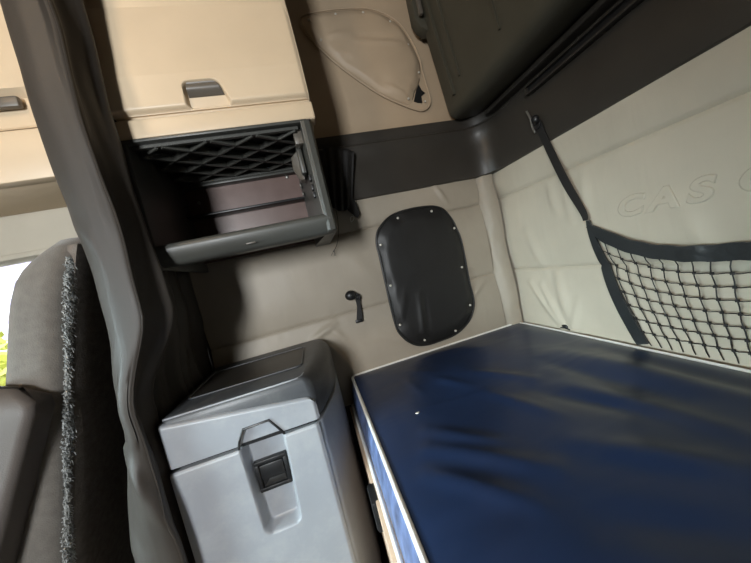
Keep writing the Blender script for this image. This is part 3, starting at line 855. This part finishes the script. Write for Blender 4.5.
def top_h(x, y):
    ex = min(x-MX0, MX1-x); ey = min(y-MY0, MY1-y); e = max(0, min(ex, ey))
    h = .016*(1-math.exp(-e/.05))
    # broad folds and small puckers seen on the cover
    for a, b_, w, hh in (((.17, .62), (.30, .48), .02, .006), ((.15, .56), (.32, .40), .022, .008), ((.12, .50), (.24, .36), .02, .007),
                         ((.30, .86), (.36, .74), .018, .004), ((.42, .80), (.52, .66), .02, .006), ((.47, .62), (.58, .40), .03, -.007), ((.38, .68), (.44, .50), .02, .005),
                         ((.62, .72), (.66, .42), .03, -.007), ((.70, .74), (.74, .35), .035, .008), ((.80, .70), (.78, .34), .03, -.008), ((.56, .58), (.62, .30), .03, .008), ((.40, .42), (.55, .25), .03, .008), ((.3, .3), (.45, .2), .03, -.006),
                         ((.25, .98), (.33, .88), .02, .003), ((.22, .92), (.23, .80), .015, .003)):
        h += hh*crease(x, y, a, b_, w)*min(1, e/.06)
    h += .006*noise.noise(Vector((x*5+y*3, y*2.2-x*2, 3)))*min(1, e/.08)
    return h
bm = NB()
NXg, NYg = 110, 200
def mtop(u, v):
    x = MX0 + u*(MX1-MX0); y = MY0 + v*(MY1-MY0)
    # pull the corners in to follow the rounded plan
    if x > MX1-.05 and y > MY1-.05:
        dx, dy = x-(MX1-.05), y-(MY1-.05); m_ = max(dx, dy); l_ = math.hypot(dx, dy)
        if l_ > 1e-6: x, y = MX1-.05+dx*m_/l_, MY1-.05+dy*m_/l_
    if x < MX0+.022 and y > MY1-.022:
        dx, dy = (MX0+.022)-x, y-(MY1-.022); m_ = max(dx, dy); l_ = math.hypot(dx, dy)
        if l_ > 1e-6: x, y = MX0+.022-dx*m_/l_, MY1-.022+dy*m_/l_
    return Vector((x, y, MZ + top_h(x, y)))
grid(bm, mtop, NXg, NYg)
cov = obj('cover', bm, 'navy', t, smooth=80)
bm = NB()
rings = []
for k in range(9):
    q = k/8; z = MZ - .002 - q*.112
    rings.append([Vector((p.x - (.020*q + .006*math.sin(math.pi*q))*(1 if p.x < .2 else 0), p.y, z + .0)) for p in O])
loft(bm, rings); sd = obj('side_panel', bm, 'quilt', t, smooth=60)
bm = NB(); tube(bm, [Vector((p.x, p.y, MZ+.001)) for p in O], .0058, 8, closed=True); obj('piping', bm, 'piping', t)
bm = NB(); tube(bm, [Vector((p.x - (.027 if p.x < .2 else 0), p.y, MZ-.108)) for p in O], .0055, 8, closed=True); obj('piping', bm, 'piping', t)
c = Vector((.044, .86, -.515)); bm = NB(); box(bm, c-Vector((.006, .008, .008)), c+Vector((.006, .008, .008)), .003); tag(obj('tag', bm, 'red', sd), 'tiny red tag')
c = at(417.5, 413.5, 'z', MZ+.014); c.z = MZ+top_h(c.x, c.y)
bm = NB(); prism(bm, [c+Vector((.005*math.cos(a)*(1+.3*math.sin(3*a)), .0035*math.sin(a), .0)) for a in [2*math.pi*k/9 for k in range(9)]], (0, 0, .0015)); o = obj('paper_scrap', bm, 'paper'); tag(o, 'tiny white paper fleck lying on the navy mattress near its corner', 'scrap')

t = thing('bunk_base', 'pale beige bunk base board under the mattress beside the fridge', 'bunk base', (.46, .1, FZ))
bm = NB(); box(bm, (.012, -1.1, FZ), (.05, 1.13, -.575), .003); obj('front_board', bm, 'board', t)
bm = NB(); box(bm, (.012, -1.1, -.575), (.905, 1.135, -.5515), .002); obj('deck', bm, 'board', t)
bm = NB(); box(bm, (.0, .635, -.63), (.026, .705, -.551), .008); obj('bracket', bm, 'black_plastic', t)

# ================================================================== fridge
FY = .72; FX0, FX1 = -.425, -.003
t = thing('fridge_box', 'grey plastic lidded fridge cabinet standing between the curtain and the bunk', 'fridge', (-.21, .92, FZ))
def plan(ins=0, yb=1.135, notch=False):
    # rounded front corners
    pts = []
    def arc(cx, cy, a0, a1, r):
        for k in range(11):
            a = math.radians(a0+(a1-a0)*k/10); pts.append((cx+max(.002, r-ins)*math.cos(a), cy+max(.002, r-ins)*math.sin(a)))
    x0, x1, y0 = FX0, FX1, FY+.006
    for dx_, dy_ in ((-.082, 0), (-.074, .002), (-.067, .008), (-.062, .018), (-.058, .03), (-.019, .15), (-.006, .24), (-.001, .32)): pts.append((x1+dx_-ins, y0+dy_+ins*.6))
    pts.append((x1-.002-ins, yb-ins-.03)); pts.append((x1-.010-ins, yb-ins-.008)); pts.append((x1-.035-ins, yb-ins)); pts.append((x0+ins, yb-ins))
    arc(x0+.022, y0+.022, 180, 270, .022)
    if notch: pts.append((x0+.0225, y0+.044)); pts.append((x1-.0825, y0+.044))
    return pts
bm = NB()
loft(bm, [[Vector((x, y, z)) for x, y in plan(i, notch=True)] for z, i in ((FZ+.002, .01), (FZ+.03, .01), (FZ+.032, 0), (-.363, 0), (-.361, .002))]); bd = obj('body', bm, 'fridge', t, smooth=40)
bm = NB()
lid = [(-.351, .003), (-.349, 0), (-.285, 0), (-.275, 0), (-.265, .001), (-.255, .002), (-.246, .004), (-.240, .008), (-.2375, .012), (-.2365, .018)]
def drop(x, z):
    # the lid's right shoulder is rounded off
    q = max(0, min(1, (z+.285)/.0485)); return x - .034*(1-math.sqrt(max(0, 1-q*q)))*sstep(-.12, -.0, x)
loft(bm, [[Vector((drop(x, z), y, z)) for x, y in plan(i)] for z, i in lid]); ld = obj('lid', bm, 'fridge_top', t, smooth=30)  # dark top plastic also puts the upturned front band's shade into colour
bm = NB(); loft(bm, [[Vector((x, y, z)) for x, y in plan(.008)] for z in (-.362, -.348)]); obj('seal', bm, 'black_plastic', t)
# pale lip that paints a highlight along the lid's top front edge
bm = NB(); tube(bm, [Vector((FX0+.014, FY+.014, -.2395))] + [Vector((x, FY+.0125, -.2395)) for x in (-.3, -.2, -.12)] + [Vector((-.10, FY+.014, -.2395)), Vector((-.09, FY+.022, -.2385)), Vector((-.085, FY+.04, -.2385))], .0024, 8); obj('lid_edge_highlight', bm, 'fridge', ld)
# raised panel on the lid front
def recess(x, z):
    """depth of the scooped grip round the latch"""
    q = (-.358 - z)/(.232)                       # 0 at the gap .. 1 at the bottom
    if z > -.3555:
        q2 = (z+.36)/.047
        if q2 > 1: return 0
        xl = -.270 + .020*q2; xr = -.160 - .024*q2
        d = min(x-xl, xr-x, (-.3125-z)*1.0)
        return .0095*sstep(0, .006, d)
    if q > 1: return 0
    xl = -.270 + .006*q; xr = -.160 - .012*q
    a_, b_2, c_ = x-xl, xr-x, z+.59
    d = min(a_, b_2, c_); e_ = min(a_, b_2)
    if e_ < .022 and c_ < .022: d = .022-math.hypot(.022-e_, .022-c_)
    return .036*sstep(0, .014, d)
def lidpanel(u, v):
    x = FX0+.006 + u*(-.070-FX0-.006); top = -.246 - .046*u; z = -.350 + v*(top+.350)
    # rounded upper right corner
    if x > -.095 and z > top-.025:
        dx, dz = x+.095, z-(top-.025); m_ = max(dx, dz); l_ = math.hypot(dx, dz)
        if l_ > 1e-6: x, z = -.095+dx*m_/l_, top-.025+dz*m_/l_
    ex = min(x-FX0-.006, -.070-x); ez = top-z+.001
    return Vector((x, FY - .004 + recess(x, z) + .006*g1(ez, .004) + .006*g1(max(0, ex), .004), z))
bm = NB(); grid(bm, lidpanel, 190, 36, skirt=(0, .02, 0)); obj('lid_panel', bm, 'fridge', ld, smooth=50)
bm = NB()
cp = [Vector((x, 0, z)) for x, z in ((-.268, -.357), (-.262, -.338), (-.248, -.313), (-.187, -.311), (-.166, -.345), (-.160, -.357))]
tube(bm, [Vector((p.x, FY-.005, p.z)) for p in cp], .0030, 8); obj('grip_rim', bm, 'black_plastic', ld)
def front(u, v):
    x = FX0+.005 + u*(-.076-FX0-.005); z = FZ+.04 + v*(-.361-FZ-.04)
    return Vector((x, FY - .004 + recess(x, z) + .005*g1(x+.076, .004) + .004*g1(z+.361, .003), z))
def vz(v): return .62*v/.3 if v < .3 else .62+(v-.3)/.7*.38
bm = NB(); grid(bm, lambda u, v: front(u, vz(v)), 170, 130, skirt=(0, .04, 0)); fr = obj('front_panel', bm, 'fridge', t, smooth=50)
LC = Vector((-.215, FY+.026, -.456))
bm = NB()
for lo, hi in (((-.040, -.008, .030), (.040, .008, .040)), ((-.040, -.008, -.040), (.040, .008, -.030)), ((-.040, -.008, -.031), (-.030, .008, .031)), ((.030, -.008, -.031), (.040, .008, .031))):
    box(bm, LC+Vector(lo), LC+Vector(hi), .002)
la = obj('latch_frame', bm, 'black_plastic', t)
bm = NB(); box(bm, LC+Vector((-.031, -.001, -.031)), LC+Vector((.031, .006, .031))); obj('latch_well', bm, 'black_plastic', la)
bm = NB(); box(bm, LC+Vector((-.029, -.009, -.008)), LC+Vector((.029, .0, .029)), .003); obj('latch_paddle', bm, 'black_plastic', la)
bm = NB(); prism(bm, [LC+Vector(p) for p in ((-.027, -.004, -.028), (-.012, -.004, -.012), (.027, -.004, -.012), (.027, -.004, -.028))], (0, .004, 0), .001); obj('latch_tongue', bm, 'black_vinyl', la)
# shallow tray on the lid top
bm = NB()
TT = [at(x, y, 'z', -.2355) for x, y in ((307, 346), (310, 363), (193, 400))]
tx0, tx1, ty0, ty1 = -.395, TT[0].x-.01, TT[1].y, TT[0].y; print('tray', TT)
ring = [Vector((x, y, -.2345)) for x, y in rrect((tx0+tx1)/2, (ty0+ty1)/2, (tx1-tx0)/2, (ty1-ty0)/2, .018, 5)]
tube(bm, ring, .0022, 8, closed=True); obj('tray_rim', bm, 'fridge_top', ld)
bm = NB(); prism(bm, [Vector((x, y, -.2362)) for x, y in rrect((tx0+tx1)/2, (ty0+ty1)/2, (tx1-tx0)/2-.003, (ty1-ty0)/2-.003, .016, 5)], (0, 0, .0012)); obj('tray', bm, 'black_trim', ld)

# ================================================================== outside, seen through the cab window
bm = NB(); box(bm, (-30, -30, -2.2), (30, 30, -2.15)); tag(obj('ground', bm, 'ground'), kind='structure')
bm = NB(); box(bm, (-14, 7.5, -2.15), (-4, 8.0, 2.6)); o = obj('building', bm, 'siding'); tag(o, 'pale building with grey horizontal bands seen through the cab side window', 'building')
t = thing('shrub', 'yellow-green shrub outside the cab side window', 'shrub', (-4.6, 4.9, -2.15))
bm = NB(); tube(bm, [Vector((-4.6, 4.9, -2.15)), Vector((-4.55, 4.9, -1.2)), Vector((-4.6, 4.85, -.5))], lambda q: .07-.04*q, 8); obj('stem', bm, 'bark', t)
bm = NB()
for k in range(900):
    d = Vector((random.gauss(0, 1), random.gauss(0, 1), random.gauss(0, 1))).normalized()*(random.random()**.4)
    c = Vector((-4.6+d.x*1.1, 4.9+d.y*.8, -.55+d.z*1.0)); a = Vector((random.gauss(0, 1), random.gauss(0, 1), random.gauss(0, 1))).normalized(); s = a.orthogonal().normalized(); L_ = random.uniform(.08, .15)
    vs = [bm.verts.new(c+a*L_), bm.verts.new(c+s*L_*.4), bm.verts.new(c-a*L_), bm.verts.new(c-s*L_*.4)]; bm.faces.new(vs)
obj('foliage', bm, 'leaf', t, recalc=False)

# ================================================================== light
def area(name, loc, target, sx, sy, power, col, spread=180):
    l = bpy.data.lights.new(name, 'AREA'); l.shape = 'RECTANGLE'; l.size = sx; l.size_y = sy; l.energy = power; l.color = col; l.spread = math.radians(spread)
    o = bpy.data.objects.new(name, l); C.objects.link(o); o.location = Vector(loc)+Vector((0, 0, H))
    o.rotation_euler = (Vector(target)-Vector(loc)).to_track_quat('-Z', 'Y').to_euler()
    return o
area('window_daylight', (-.86, -1.27, .25), (-.80, 1.0, .15), .38,  .58, 60, (.97, .985, 1.0))
area('windscreen_daylight', (-2.62, -.42, .13), (.9, .98, -.80), 1.2, .5, 9.5, (.76, .95, 1.0), 40)
# dome lamp on the cab ceiling
t = thing('dome_lamp', 'round white dome lamp on the cab ceiling out of view', 'lamp', (-.80, -.10, CZ-.04))
bm = NB(); tube(bm, [Vector((-.80+.09*math.cos(a), -.10+.09*math.sin(a), CZ-.012)) for a in [2*math.pi*k/24 for k in range(24)]], .012, 8, closed=True); obj('ring', bm, 'black_plastic', t)
bm = NB(); dome(bm, (-.80, -.10, CZ-.004), .085, .03, (0, 0, -1), 24); M['lamp'] = emit_mat('lamp_lens', srgb(255, 214, 160), 6); obj('lens', bm, 'lamp', t)
l = bpy.data.lights.new('dome_lamp_light', 'POINT'); l.energy = 19; l.color = (1, .80, .58); l.shadow_soft_size = .09
o = bpy.data.objects.new('dome_lamp_light', l); C.objects.link(o); o.location = (-.80, -.10, CZ-.13+H)

w = bpy.data.worlds.new('World'); bpy.context.scene.world = w; w.use_nodes = True
bg = w.node_tree.nodes['Background']; bg.inputs['Color'].default_value = (.86, .93, 1, 1); bg.inputs['Strength'].default_value = 6.0

# ================================================================== camera
cd = bpy.data.cameras.new('camera'); cam = bpy.data.objects.new('camera', cd); C.objects.link(cam)
cd.sensor_width = 36; cd.lens = 36*F/751; cd.clip_start = .02
R_ = Matrix(((CAM[0][0], -CAM[1][0], -CAM[2][0]), (CAM[0][1], -CAM[1][1], -CAM[2][1]), (CAM[0][2], -CAM[1][2], -CAM[2][2])))
cam.matrix_world = Matrix.Translation((0, 0, H)) @ R_.to_4x4()
sc = bpy.context.scene
sc.camera = cam
sc.view_settings.view_transform = 'Standard'; sc.view_settings.look = 'None'; sc.view_settings.gamma = 1; sc.view_settings.use_curve_mapping = False
sc.view_settings.exposure = 0
sc.cycles.use_denoising = True
sc.cycles.max_bounces = 8
